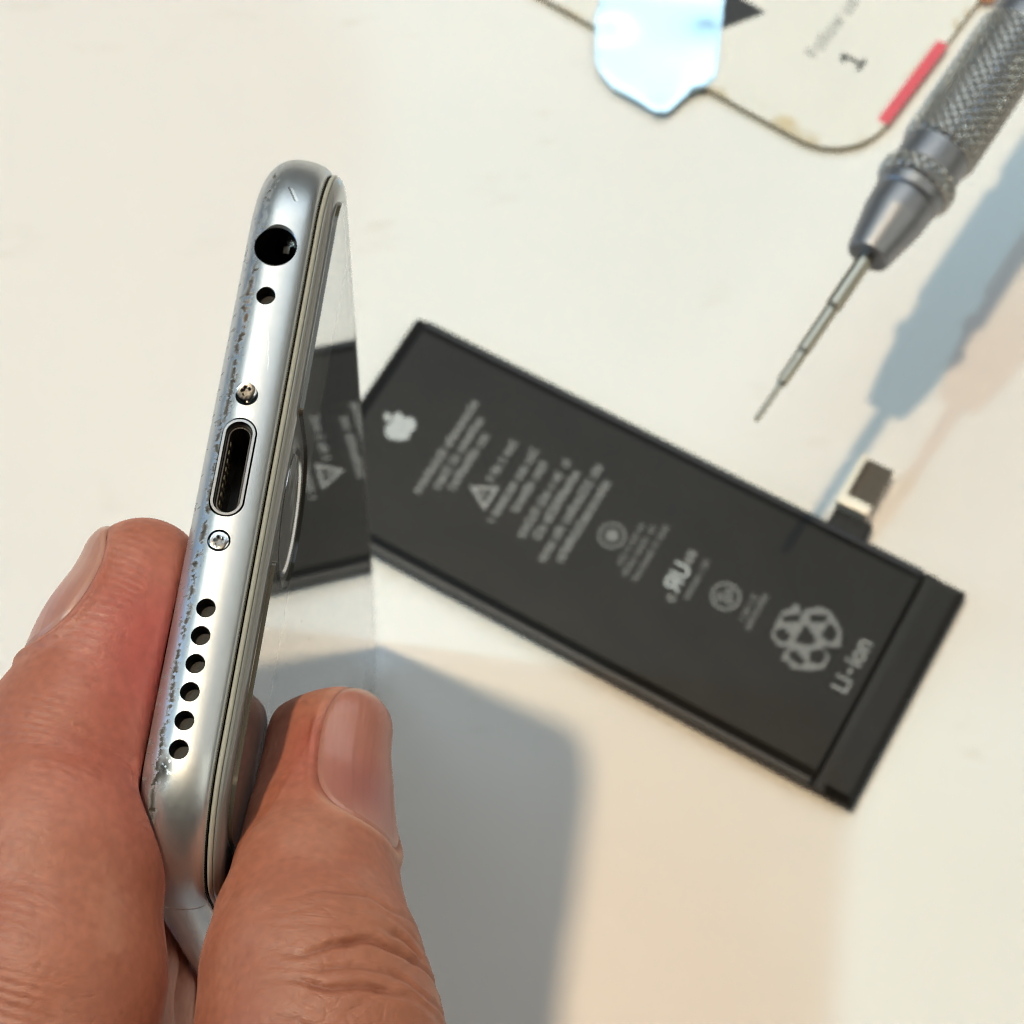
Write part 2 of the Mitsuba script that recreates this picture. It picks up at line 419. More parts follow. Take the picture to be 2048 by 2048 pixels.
# ------------------------------------------------------------------ battery
ca, sa = math.cos(math.radians(-30.265)), math.sin(math.radians(-30.265))
BA = Frame([[ca, sa, 0], [sa, -ca, 0], [0, 0, 1]], [0, 0, 0])     # X along the battery, Y across towards the viewer, Z up (left-handed on purpose)


def bat(m):
    """Meshes for the battery are modelled with Y flipped to keep their winding."""
    m = to_tm(m) if isinstance(m, manifold3d.Manifold) else m.copy()
    m.faces = m.faces[:, ::-1]
    return m


BZ = 3.6
hull = lambda z0, e0, z1, e1, x0, x1, y=19.0: manifold3d.Manifold.batch_hull([to_man(extrude(sbox(x0 + e, -y + e, x1 - e, y - e).buffer(-0.6).buffer(0.6), z, z + 0.02)) for z, e in ((z0, e0), (z1, e1))])
cell = manifold3d.Manifold.batch_hull([to_man(extrude(sbox(-47.75 + e, -19 + e, 41.6 - e * 0.2, 19 - e).buffer(-0.8).buffer(0.8), z, z + 0.02)) for z, e in ((0.02, 0.5), (0.5, 0.0), (2.0, 0.0), (2.5, 0.2), (BZ - 0.02, 2.3))])


def wrap_bump(p, n, uv):
    x, y = p.x * 1000, p.y * 1000
    return fbm(x * 0.12, y * 0.12, 3, 2) * 0.00012


def wrap_color(p, n, uv):
    a = fbm(p.x * 120, p.y * 120, 4, 3)
    return mix((0.0050, 0.0052, 0.0053), (0.0088, 0.0083, 0.0078), a)


scene["battery_wrap"] = {"type": "twosided", "bsdf": {"type": "bumpmap", "arbitrary": proc(wrap_bump, eps=3e-4), "scale": 1.0, "bsdf": {"type": "principled", "base_color": proc(wrap_color), "roughness": 0.46, "specular": 0.28}}}
bsdf("black_tape", type="principled", base_color=rgb(0.009, 0.011, 0.015), roughness=0.42)
bsdf("seam_black", type="principled", base_color=rgb(0.0035, 0.004, 0.0055), roughness=0.6)
add("battery__cell", bat(cell), "battery_wrap", BA, smooth=25)
endp = manifold3d.Manifold.batch_hull([to_man(extrude(sbox(42.9, -19.0 + e, 47.75 - e, 19.0 - e), z, z + 0.02)) for z, e in ((0.02, 0.2), (2.0, 0.0), (3.3, 1.25))])
add("battery__circuit_strip", bat(endp), "battery_wrap", BA, smooth=25)
add("battery__seam", bat(rbox(41.2, 43.2, -18.93, 18.93, 0.1, 2.7, 0.2, 3)), "seam_black", BA, smooth=False)
add("battery__edge_tape", bat(rbox(-46.0, 41.0, 17.2, 19.06, 0.3, 2.95, 0.5, 4)), "black_tape", BA, smooth=30)
add("battery__edge_tape_001", bat(rbox(-46.0, 41.0, -19.06, -17.2, 0.3, 2.95, 0.5, 4)), "black_tape", BA, smooth=30)
# connector: black flex fold, metal bracket and its dark underside
add("battery__flex_cable", bat(rbox(24.6, 31.0, -22.2, -18.9, 0.4, 2.2, 0.5, 4)), "seam_black", BA, smooth=30)
bsdf("bracket_gold", type="principled", base_color=rgb(0.86, 0.76, 0.62), metallic=0.55, roughness=0.3)
bsdf("bracket_dark", type="principled", base_color=rgb(0.075, 0.06, 0.045), metallic=0.2, roughness=0.5)
br = rbox(24.4, 29.7, -31.2, -21.9, 0.2, 4.6, 0.3, 3) - manifold3d.Manifold.cube([4.6, 8.0, 4]).translate([25.35, -31.6, 2.4])
add("battery__connector__bracket", bat(br), "bracket_gold", BA, smooth=20)
add("battery__connector__plate", bat(rbox(25.5, 29.75, -31.35, -24.0, 2.42, 2.9, 0.15, 3)), "bracket_dark", BA, smooth=20)
bsdf("print_grey", type="principled", base_color=rgb(0.27, 0.27, 0.265), roughness=0.5)
bsdf("print_dim", type="principled", base_color=rgb(0.17, 0.17, 0.168), roughness=0.5)
bsdf("print_bright", type="principled", base_color=rgb(0.44, 0.46, 0.46), roughness=0.5)
PZ = BZ + 0.004


def print_at(key, poly, mat, h=0.012):
    """poly in battery coordinates (X, Y)."""
    add(numbered("battery__" + key), bat(extrude(poly, PZ, PZ + h)), mat, BA, smooth=False)


def tx(poly, X, Y):
    """From reading coordinates (u along the line, v up) to the battery: lines read towards -Y, line feed is +X."""
    return affinity.affine_transform(poly, [0, -1, -1, 0, X, Y])


def glyph_line(length, h):
    """A line of print too small to read: strokes of letter-like boxes."""
    u, out = 0.0, []
    while u < length:
        w = rng.uniform(0.28, 0.62) * h
        if rng.random() < 0.14:
            u += 0.5 * h
            continue
        hh = h * rng.choice([0.8, 0.8, 1.0])
        k = rng.integers(3)
        o = sbox(u, 0, u + w, hh)
        if k == 0:
            o = o.difference(sbox(u + 0.28 * w, 0.22 * h, u + 0.75 * w, hh - 0.2 * h))
        elif k == 1:
            o = o.difference(sbox(u + 0.3 * w, 0.2 * h, u + 1.1 * w, hh - 0.2 * h))
        else:
            o = o.difference(sbox(u + 0.32 * w, -0.1, u + 0.7 * w, hh - 0.2 * h))
        out.append(o)
        u += w + 0.15 * h
    return shapely.union_all(out)


LINES = [(-31.5, 7.7, -9.5), (-29.3, 5.6, -7.5), (-27.2, 4.6, -6.5), (-22.8, 0.5, -6.9), (-19.3, 6.3, -8.2), (-17.0, 4.3, -5.9), (-14.1, 6.2, -7.8), (-11.9, 5.3, -6.6), (-9.4, 8.1, -9.4), (-7.1, 6.8, -8.0)]
for X, y0, y1 in LINES:
    print_at("text_line", tx(glyph_line(y0 - y1, 1.25), X + 0.55, y0), "print_grey")
for X, y0, y1 in [(0.9, 2.8, -4.4), (2.5, 4.0, -5.0), (4.2, 4.0, -5.9), (12.2, 2.8, -4.2), (20.9, 1.8, -2.7), (22.3, 2.6, -3.7)]:
    print_at("text_line", tx(glyph_line(y0 - y1, 0.85), X + 0.4, y0), "print_dim")
tri = Polygon([(-25.1, 2.8), (-21.0, 0.7), (-21.0, 5.2)])
tri = affinity.scale(tri, 1.0, 1.0)
mark = tri.difference(tri.buffer(-0.55)).union(sbox(-23.0, 2.75, -22.1, 3.15)).union(Point(-24.0 + 0.3, 2.9).buffer(0.2))
print_at("warning_triangle", mark, "print_grey")
c1 = Point(-2.2, -0.7)
print_at("round_mark", c1.buffer(2.1).difference(c1.buffer(1.75)).union(c1.buffer(1.0)), "print_dim")
c2 = Point(17.2, -0.4)
cm = c2.buffer(2.25).difference(c2.buffer(1.85))
for dx, dy in ((-0.7, 0.5), (0.75, 0.35), (0.1, -0.85)):
    cm = cm.union(Point(c2.x + dx, c2.y + dy).buffer(0.62).difference(Point(c2.x + dx, c2.y + dy).buffer(0.28)))
print_at("round_mark", cm, "print_dim")


def word(key, text, h, X, Y, mat, mirror=False, bold=False):
    m = meshkit.text_mesh(text, h, 0.012, bold=bold)
    v = m.vertices.copy()
    if mirror:
        v[:, 0] = v[:, 0].max() - v[:, 0]
    b = np.column_stack([X - v[:, 1], Y - v[:, 0], PZ + v[:, 2]])
    mm = trimesh.Trimesh(b, m.faces, process=False)
    mm.fix_normals()
    add(numbered("battery__" + key), bat(mm), mat, BA, smooth=False)


word("certification_mark", "UR", 2.5, 10.7, 2.6, "print_bright", mirror=True, bold=True)
word("certification_letter", "c", 1.5, 10.9, 4.4, "print_grey", bold=True)
word("certification_letter", "us", 1.5, 10.2, -2.2, "print_grey", bold=True)
word("chemistry_word", "Li-ion", 2.3, 39.3, 4.7, "print_grey", bold=True)
# recycling sign: three folded bands whose edges enclose six cells round an open triangle (battery coordinates)
sg = Polygon([(25.45, -0.37), (25.5, -2.55), (26.39, -3.49), (26.43, -4.38), (27.2, -4.6), (27.94, -3.72), (28.05, -2.75), (28.3, -4.36), (29.91, -5.82), (31.57, -6.0), (33.24, -5.01), (34.51, -4.02), (35.52, -1.6),
              (34.32, -0.92), (33.1, -0.55), (34.83, 0.49), (34.91, 2.56), (33.43, 3.82), (30.71, 4.95), (29.76, 4.22), (28.73, 4.49), (28.63, 3.16), (29.0, 2.1), (28.45, 2.42), (27.46, 2.77), (25.78, 1.8)]).buffer(-0.12).buffer(0.05)
for c in ([(25.97, -1.63), (27.77, -3.09), (28.43, -2.38), (26.52, -1.15)], [(29.41, -3.91), (31.47, -5.04), (31.77, -4.13), (29.96, -3.1)], [(26.13, 0.96), (26.78, -0.05), (28.36, 0.55), (27.95, 1.64), (26.93, 1.68)],
          [(32.42, -4.12), (33.79, -3.61), (34.14, -2.52), (33.77, -1.63), (32.28, -1.89)], [(29.39, 2.94), (29.86, 2.15), (31.94, 2.98), (31.54, 3.73), (30.03, 3.54)],
          [(32.05, 1.11), (33.36, 0.05), (34.23, 0.83), (34.01, 2.12), (32.6, 2.5)], [(29.52, -2.15), (31.9, -0.72), (31.25, 0.29), (29.33, 0.81)]):
    sg = sg.difference(Polygon(c).buffer(0.16))
print_at("recycling_sign", sg, "print_dim")
# fruit emblem: bitten body with a leaf, upright along the print
fb = shapely.union_all([Point(-0.95, 0.25).buffer(1.5), Point(0.95, 0.25).buffer(1.5), Point(-0.72, -0.75).buffer(1.35), Point(0.72, -0.75).buffer(1.35), sbox(-1.0, -1.6, 1.0, 1.2)])
fb = fb.difference(Point(0, 2.25).buffer(0.8)).difference(Point(2.75, 0.35).buffer(1.12)).difference(Point(0, -2.45).buffer(0.5))
leaf = Point(0.75, 2.0).buffer(1.0).intersection(Point(0.05, 2.75).buffer(1.0))
em = affinity.scale(shapely.union_all([fb.buffer(-0.15).buffer(0.15), leaf]), 1.05, 1.05, origin=(0, 0))
print_at("fruit_emblem", tx(em, -39.6, -0.6), "print_bright")
labels["battery"] = {"label": "flat black phone battery with grey print lying on the white table", "category": "battery"}

# ------------------------------------------------------------------ board with rounded corner, printed
cdir = math.radians(-35.2)
u1, u2 = np.array([math.cos(cdir), math.sin(cdir)]), np.array([-math.sin(cdir), math.cos(cdir)])
CC = np.array([39.2, 67.4])


def card_xy(a, b):
    """a mm back along the near edge, b mm up the right edge, from the corner."""
    return CC - u1 * a + u2 * b


CD = Frame(np.column_stack([np.append(-u1, 0), np.append(u2, 0), [0, 0, 1.0]]), [CC[0], CC[1], 0])


def flip(m):
    m = to_tm(m) if isinstance(m, manifold3d.Manifold) else m.copy()
    m.faces = m.faces[:, ::-1]
    return m


shape = sbox(0, 0, 150, 105).buffer(-10.5).buffer(10.5, quad_segs=20)


def card_color(p, n, uv):
    x, y = uv.x, uv.y
    c = mix((0.79, 0.755, 0.69), (0.82, 0.785, 0.725), fbm(x * 0.12, y * 0.12, 3, 3))
    edge = dr.minimum(x, y)
    st = smoothstep(0.46, 0.66, fbm(x * 0.35 + 5, y * 0.5 + 2, 7, 3)) * smoothstep(3.2, 0.3, edge)
    spot = smoothstep(1.9, 0.2, dr.sqrt(dr.square((x - 13.5) / 1.6) + dr.square(y - 1.6)))
    c = mix(c, (0.60, 0.50, 0.33), st * 0.85)
    return mix(c, (0.62, 0.47, 0.22), spot * (0.35 + 0.6 * fbm(x * 0.9, y * 0.9, 2, 3)))


bsdf("card_white", type="principled", base_color=proc(card_color), roughness=0.4, specular=0.4)
bsdf("card_edge", type="principled", base_color=rgb(0.30, 0.25, 0.16), roughness=0.6)
add("card__sheet", flip(extrude(shape.buffer(-0.05), 1.5, 1.72)), "card_white", CD, smooth=30, uv=(0, 1))
add("card__backing", flip(extrude(shape, 0.02, 1.49)), "card_edge", CD, smooth=30)
bsdf("ink_black", type="principled", base_color=rgb(0.02, 0.02, 0.02), roughness=0.5)
bsdf("ink_grey", type="principled", base_color=rgb(0.13, 0.125, 0.12), roughness=0.5)
bsdf("ink_red", type="principled", base_color=rgb(0.72, 0.09, 0.12), roughness=0.5)
bsdf("ink_orange", type="principled", base_color=rgb(0.62, 0.24, 0.10), roughness=0.5)
CZ = 1.724
clocal = lambda x, y: CD.local([[x, y, 0]])[0][:2]


def card_print(key, poly, mat):
    add(numbered("card__" + key), flip(extrude(poly, CZ, CZ + 0.012)), mat, CD, smooth=False)


tp = [clocal(*p) for p in [(26.6, 98.9), (19.0, 95.6), (10.5, 97.5), (12.5, 108.0), (21.4, 102.8)]]
card_print("black_arrowhead", Polygon(tp), "ink_black")
ra, rb = clocal(44.6, 76.2), clocal(55.9, 92.0)
card_print("red_bar", LineString([ra, rb]).buffer(1.0, cap_style="flat"), "ink_red")
card_print("orange_patch", Point(*clocal(64.2, 102.6)).buffer(2.2), "ink_orange")


def card_word(key, text, h, at, mat, bold=False):
    """Reads along u2, its top towards -u1."""
    m = meshkit.text_mesh(text, h, 0.012, bold=bold)
    o = clocal(*at)
    v = m.vertices
    b = np.column_stack([o[0] + v[:, 1], o[1] + v[:, 0], CZ + v[:, 2]])
    mm = trimesh.Trimesh(b, m.faces, process=False)
    mm.fix_normals()
    add(numbered("card__" + key), flip(mm), mat, CD, smooth=False)


card_word("printed_word", "Follow us", 2.3, (34.3, 89.0), "ink_grey")
card_word("printed_digit", "1", 4.0, (41.0, 86.0), "ink_black", bold=True)
labels["card"] = {"label": "white printed board with rounded corner and brown stained edge", "category": "board"}

# ------------------------------------------------------------------ foil tab lying over the board's edge
fo = Polygon([(-1.5, 101.2), (-2.5, 98.0), (-2.5, 89.5), (-1.7, 87.1), (0.3, 84.0), (4.8, 81.0), (7.2, 78.9), (9.0, 78.8), (13.2, 82.9), (15.6, 83.6), (17.4, 85.6), (17.9, 88.2), (18.6, 94.0), (19.6, 101.5), (21.0, 128.0), (18.0, 131.0), (-1.0, 131.5), (-2.6, 128.0)]).buffer(-0.6).buffer(0.6)
gx, gy = np.meshgrid(np.arange(-4, 23, 0.45), np.arange(77, 133, 0.45))
gp = np.column_stack([gx.ravel(), gy.ravel()])
gp = gp[shapely.contains_xy(fo.buffer(-0.25), gp[:, 0], gp[:, 1])]
bp = np.array([fo.exterior.interpolate(d).coords[0] for d in np.arange(0, fo.length, 0.4)])
fp = np.vstack([bp, gp])
tri_ = Delaunay(fp).simplices
tri_ = tri_[shapely.contains_xy(fo, *fp[tri_].mean(1).T)]
aa, bb, cc = (fp[tri_[:, k]] for k in range(3))
flipm = ((bb - aa)[:, 0] * (cc - aa)[:, 1] - (bb - aa)[:, 1] * (cc - aa)[:, 0]) < 0
tri_[flipm] = tri_[flipm][:, ::-1]
fz = 2.5 + 2.6 * (meshkit.fbm(np.column_stack([fp * 0.06, np.full(len(fp), 3.0)]), 2, 5) - 0.5) + 0.02 * meshkit.fbm(np.column_stack([fp * 0.5, np.full(len(fp), 1.0)]), 2, 8)
inset = np.array([fo.exterior.distance(Point(*p)) for p in fp])
fz += -0.25 * np.exp(-inset / 0.8)
fv = np.column_stack([fp, fz])
foil = trimesh.Trimesh(np.vstack([fv + [0, 0, 0.04], fv - [0, 0, 0.04]]), np.vstack([tri_, tri_[:, ::-1] + len(fv)]), process=False)
nb = len(bp)
i0, i1 = np.arange(nb), (np.arange(nb) + 1) % nb
foil = trimesh.Trimesh(foil.vertices, np.vstack([foil.faces, np.column_stack([i0, i0 + len(fv), i1 + len(fv)]), np.column_stack([i0, i1 + len(fv), i1])]), process=False)
bsdf("foil_metal", type="principled", base_color=rgb(0.60, 0.80, 0.90), metallic=1.0, roughness=0.2)
add("foil_tab", foil, "foil_metal", smooth=40)
labels["foil_tab"] = {"label": "glossy crinkled silver foil tab lying across the edge of the white board", "category": "foil"}

# ------------------------------------------------------------------ screwdriver
da = math.radians(56.56)
SD = Frame([[math.cos(da), -math.sin(da), 0], [math.sin(da), math.cos(da), 0], [0, 0, 1]], [16.92, 1.14, 43.0])
bsdf("driver_metal", type="principled", base_color=rgb(0.28, 0.285, 0.305), metallic=0.92, roughness=0.44)
bsdf("driver_knurl", type="principled", base_color=rgb(0.48, 0.465, 0.44), metallic=1.0, roughness=0.34)
bsdf("bit_steel", type="principled", base_color=rgb(0.42, 0.39, 0.32), metallic=1.0, roughness=0.19)


def chamfered(pts, c=0.18):
    return pts


def knurl(s0, s1, R, n, pitch, depth, diamond=True, nu=360):
    ns = int((s1 - s0) / 0.11)
    s = np.linspace(s0, s1, ns)
    a = np.arange(nu) / nu * 2 * np.pi
    S, A = np.meshgrid(s, a, indexing="ij")
    if diamond:
        k1, k2 = n * A + 2 * np.pi * S / pitch, n * A - 2 * np.pi * S / pitch
        h = np.minimum(np.abs(np.sin(k1 / 2)), np.abs(np.sin(k2 / 2)))
        h = np.minimum(h * 1.5, 1)
    else:
        h = np.minimum(np.abs(np.sin(n * A / 2 + S * 0.9)) * 1.4, 1)
    edge = np.clip(np.minimum(S - s0, s1 - S) / 0.5, 0, 1) ** 0.5
    r = R - depth + depth * h * edge - 0.25 * (1 - edge)
    v = np.stack([S, r * np.cos(A), r * np.sin(A)], -1).reshape(-1, 3)
    k, j = np.arange(ns - 1)[:, None] * nu, np.arange(nu)[None]
    f = np.stack([k + j, k + (j + 1) % nu, k + nu + (j + 1) % nu, k + nu + j], -1).reshape(-1, 4)
    v = np.vstack([v, [[s0, 0, 0], [s1, 0, 0]]])
    f = np.vstack([f[:, [0, 2, 1]], f[:, [0, 3, 2]]])
    e0 = np.column_stack([np.arange(nu), np.full(nu, len(v) - 2), (np.arange(nu) + 1) % nu])
    b = (ns - 1) * nu
    e1 = np.column_stack([b + np.arange(nu), b + (np.arange(nu) + 1) % nu, np.full(nu, len(v) - 1)])
    m = trimesh.Trimesh(v, np.vstack([f, e0, e1]), process=False)
    m.fix_normals()
    return m


def lat(key, prof_, mat, smooth=32, n=72):
    m = lathe(prof_, n)
    m.fix_normals()
    add(key, m, mat, SD, smooth=smooth)


lat("screwdriver__bit__tip", [(0, 0.001), (0.0, 0.34), (0.25, 0.42), (6.3, 0.45), (6.6, 0.45)], "bit_steel")
lat("screwdriver__bit__shaft", [(6.1, 0.4), (6.35, 0.66), (6.7, 0.80), (11.6, 0.84), (11.8, 0.72), (12.0, 0.72), (12.2, 0.94), (19.5, 0.97), (19.75, 0.82), (20.0, 0.82), (20.25, 1.14), (20.5, 1.18), (30.0, 1.18)], "bit_steel")
lat("screwdriver__chuck", [(29.4, 0.9), (29.4, 2.6), (29.7, 3.05), (30.2, 3.2), (36.6, 4.38), (36.8, 4.42), (39.6, 4.56), (39.95, 4.40), (40.1, 4.35), (40.25, 4.5), (40.5, 4.72), (41.6, 4.86), (42.2, 4.9), (42.2, 3.0)], "driver_metal")
add("screwdriver__knurled_ring", knurl(42.0, 45.0, 5.65, 24, 1.6, 0.48, True), "driver_knurl", SD, smooth=40)
lat("screwdriver__collar", [(44.9, 3.0), (44.9, 4.75), (45.4, 4.9), (48.3, 4.92), (49.4, 4.92), (49.4, 3.0)], "driver_metal")
add("screwdriver__grip", knurl(49.2, 73.3, 5.6, 22, 1.65, 0.55, True), "driver_knurl", SD, smooth=40)
lat("screwdriver__grip_band", [(73.2, 3.0), (73.2, 4.75), (73.6, 4.95), (76.3, 4.95), (76.7, 4.8), (76.7, 3.0)], "driver_metal")
add("screwdriver__grip_001", knurl(76.5, 100.6, 5.6, 22, 1.65, 0.55, True), "driver_knurl", SD, smooth=40)
lat("screwdriver__end_cap", [(100.5, 3), (100.5, 4.7), (104, 4.9), (108, 4.6), (109.5, 3.6), (110, 0.001)], "driver_metal")
labels["screwdriver"] = {"label": "silver precision screwdriver with knurled grip hovering above the table", "category": "screwdriver"}
#HAND
# ------------------------------------------------------------------ hand (one continuous skin; nails are its parts)
def round_cone(p, a, b, r1, r2):
    a, b = np.asarray(a, float), np.asarray(b, float)
    ba = b - a
    l2 = ba @ ba
    rr = r1 - r2
    a2 = l2 - rr * rr
    il2 = 1.0 / l2
    pa = p - a
    y = pa @ ba
    z = y - l2
    x2 = ((pa * l2 - y[:, None] * ba) ** 2).sum(1)
    y2, z2 = y * y * l2, z * z * l2
    k = np.sign(rr) * rr * rr * x2
    out = (np.sqrt(np.maximum(x2 * a2 * il2, 0)) + y * rr) * il2 - r1
    c1 = np.sign(z) * a2 * z2 > k
    c2 = np.sign(y) * a2 * y2 < k
    out = np.where(c2, np.sqrt(np.maximum(x2 + y2, 0)) * il2 - r1, out)
    return np.where(c1, np.sqrt(np.maximum(x2 + z2, 0)) * il2 - r2, out)


def smin(a, b, k):
    h = np.maximum(k - np.abs(a - b), 0) / k
    return np.minimum(a, b) - h * h * k * 0.25


def chain(p, nodes, k):
    d = None
    for (a, ra), (b, rb) in zip(nodes[:-1], nodes[1:]):
        c = round_cone(p, a, b, ra, rb)
        d = c if d is None else smin(d, c, k)
    return d


W3 = lambda t, s, q: PH([[t, s, q]])[0]
THUMB = [[((-30.00, -68.0, 121.8), 4.2), ((-30.70, -72.4, 122.2), 4.2), ((-29.20, -77.0, 123.6), 6.2), ((-28.90, -82.0, 127.2), 6.9), ((-27.90, -88.8, 130.0), 8.35), ((-27.10, -94.0, 130.5), 9.2), ((-25.40, -122, 121), 11.0)],
         [((-27.30, -67.5, 123.0), 4.1), ((-27.90, -72.6, 123.0), 4.7), ((-29.20, -77.0, 123.6), 6.2)],
         [((-28.80, -70.5, 118.6), 4.6), ((-28.70, -77.5, 120.2), 5.8), ((-27.70, -88, 126.0), 7.6)]]
INDEX = [((-42.9, -56.9, 131.7), 5.2), ((-44.5, -62.8, 132.4), 5.9), ((-47.5, -71.2, 132.9), 6.85), ((-48.0, -80.6, 133.7), 8.55), ((-47.4, -89.9, 134.4), 8.8), ((-48.0, -97, 133.6), 8.7), ((-55, -132, 120), 11.5)]
INDEX2 = [((-43.3, -59.5, 128.2), 5.2), ((-45.4, -66, 128.6), 5.9), ((-48.0, -76, 129.6), 7.0)]
MIDDLE = [((-47.5, -56, 104), 6.3), ((-50.5, -70, 104), 7.4), ((-52, -80, 103.5), 8.0), ((-52, -91, 103), 8.2), ((-59, -134, 97), 11.5)]
RING = [((-46.6, -58, 89), 6.2), ((-51.0, -73, 92), 7.2), ((-52, -94, 94.5), 8.2), ((-62, -132, 81), 11)]
LITTLE = [((-47.5, -62, 70), 5.4), ((-52, -76, 73), 6.4), ((-54, -92, 76), 7.0), ((-62, -126, 64), 9.5)]
WR = (-56, -214, 92)
PALM = [[((-55, -132, 120), 11.5), ((-54, -214, 100), 15)], [((-58, -134, 99), 12), ((-56, -214, 92), 16)], [((-62, -132, 81), 11.5), ((-60, -214, 84), 15)],
        [((-62, -126, 64), 10), ((-61, -210, 76), 13)], [((-25.5, -122, 123), 11.5), ((-38, -168, 104), 16)], [((-38, -168, 104), 16), ((-50, -212, 94), 16)],
        [((-54, -214, 100), 15), ((-62, -330, 106), 22)], [((-61, -210, 78), 13), ((-70, -330, 86), 22)]]


def phone_sdf(p):
    l = PH.local(p)
    dx = np.abs(l[:, 1]) - (HS - RC)
    dq = np.abs(l[:, 2] - LQ / 2) - (LQ / 2 - RC)
    d2 = np.hypot(np.maximum(dx, 0), np.maximum(dq, 0)) + np.minimum(np.maximum(dx, dq), 0) - RC
    t0, t1 = T_BACK, PT + 0.03
    r = 2.2
    w = np.abs(l[:, 0] - (t0 + t1) / 2) - (t1 - t0) / 2 + r
    e = d2 + r
    return np.hypot(np.maximum(w, 0), np.maximum(e, 0)) + np.minimum(np.maximum(w, e), 0) - r


def hand_sdf(p, press=True):
    th = chain(p, THUMB[0], 1.2)
    th = smin(th, chain(p, THUMB[1], 1.2), 1.6)
    th = smin(th, chain(p, THUMB[2], 1.2), 1.6)
    fi = smin(chain(p, INDEX, 1.6), chain(p, INDEX2, 1.6), 2.0)
    # joint creases pinch the tube slightly
    fm = chain(p, MIDDLE, 2.5)
    d = np.minimum(np.minimum(fi, fm), np.minimum(chain(p, RING, 2.5), chain(p, LITTLE, 2.5)))
    pl = None
    for c in PALM:
        v = chain(p, c, 1.0)
        pl = v if pl is None else smin(pl, v, 12)
    web = round_cone(p, (-33, -128, 118), (-52, -136, 112), 8, 9)
    pl = smin(pl, web, 12)
    d = smin(np.minimum(d, th), pl, 6)
    if press:
        d = -smin(-d, phone_sdf(p) - 0.0, 0.9)
    return d


def surface_nets(F, org, h):
    s = F < 0
    nx, ny, nz = F.shape
    c = [s[i:nx - 1 + i, j:ny - 1 + j, k:nz - 1 + k] for i in (0, 1) for j in (0, 1) for k in (0, 1)]
    n = sum(x.astype(np.int8) for x in c)
    mix_ = (n > 0) & (n < 8)
    ids = -np.ones(mix_.shape, int)
    cell = np.argwhere(mix_)
    ids[mix_] = np.arange(len(cell))
    acc, cnt = np.zeros((len(cell), 3)), np.zeros(len(cell))
    for ax in range(3):
        o = [a for a in range(3) if a != ax]
        for u in (0, 1):
            for w in (0, 1):
                A = cell.copy(); A[:, o[0]] += u; A[:, o[1]] += w
                B = A.copy(); B[:, ax] += 1
                fa, fb_ = F[tuple(A.T)], F[tuple(B.T)]
                m = (fa < 0) != (fb_ < 0)
                t = np.where(m, fa / np.where(m, fa - fb_, 1), 0)
                P = A.astype(float); P[:, ax] += t
                acc[m] += P[m]; cnt[m] += 1
    v = acc / cnt[:, None] * h + org
    quads = []
    for ax in range(3):
        o = [a for a in range(3) if a != ax]
        sl0 = [slice(None)] * 3; sl1 = [slice(None)] * 3
        sl0[ax] = slice(0, -1); sl1[ax] = slice(1, None)
        a, b = s[tuple(sl0)], s[tuple(sl1)]
        for inside_first in (True, False):
            E = np.argwhere((a & ~b) if inside_first else (~a & b))
            ok = (E[:, o[0]] > 0) & (E[:, o[1]] > 0) & (E[:, o[0]] < F.shape[o[0]] - 1) & (E[:, o[1]] < F.shape[o[1]] - 1)
            E = E[ok]
            q = []
            for du, dw in ((0, 0), (-1, 0), (-1, -1), (0, -1)):
                G = E.copy(); G[:, o[0]] += du; G[:, o[1]] += dw
                q.append(ids[tuple(G.T)])
            q = np.stack(q, 1)
            if inside_first == (ax == 1):
                q = q[:, ::-1]
            quads.append(q)
    q = np.vstack(quads)
    return v, np.vstack([q[:, [0, 1, 2]], q[:, [0, 2, 3]]])


HG = 1.6
lo, hi = np.array([-100.0, -322.0, 42.0]), np.array([-8.0, -46.0, 148.0])
ax_ = [np.arange(lo[i], hi[i], HG) for i in range(3)]
G = np.stack(np.meshgrid(*ax_, indexing="ij"), -1)
FV = np.full(G.shape[:3], 9.0)
FV[:] = hand_sdf(G.reshape(-1, 3)).reshape(G.shape[:3])
FV[:, 0, :] = np.maximum(FV[:, 0, :], 0.5)      # the forearm is cut square, far out of the picture
hv, hf = surface_nets(FV, lo, HG)
hm_ = trimesh.Trimesh(hv, hf, process=False)


def project(v, n=2, press=True, fn=None):
    fn = fn or (lambda p: hand_sdf(p, press))
    for _ in range(n):
        d = fn(v)
        e = 0.05
        g = np.stack([fn(v + np.eye(3)[k] * e) - d for k in range(3)], 1) / e
        g /= np.maximum(np.linalg.norm(g, axis=1, keepdims=True), 0.3)
        v = v - g * np.clip(d, -0.8, 0.8)[:, None]
    return v


for lvl, (ylim, zlim) in enumerate([(-128, 84), (-104, 104), (-101, 111)]):
    cen = hm_.triangles_center
    pick = np.where((cen[:, 1] > ylim) & (cen[:, 2] > zlim))[0]
    nv_, nf_ = trimesh.remesh.subdivide(hm_.vertices, hm_.faces, face_index=pick)
    hm_ = trimesh.Trimesh(nv_, nf_, process=False)
    vv = np.array(hm_.vertices)
    act = np.where(vv[:, 1] > -300)[0] if lvl == 0 else np.where((vv[:, 1] > ylim) & (vv[:, 2] > zlim))[0]
    vv[act] = project(vv[act], 2)
    hm_.vertices = vv

HVW = np.array(hm_.vertices)


def smoothstep_np(a, b, x):
    t = np.clip((x - a) / (b - a), 0, 1)
    return t * t * (3 - 2 * t)


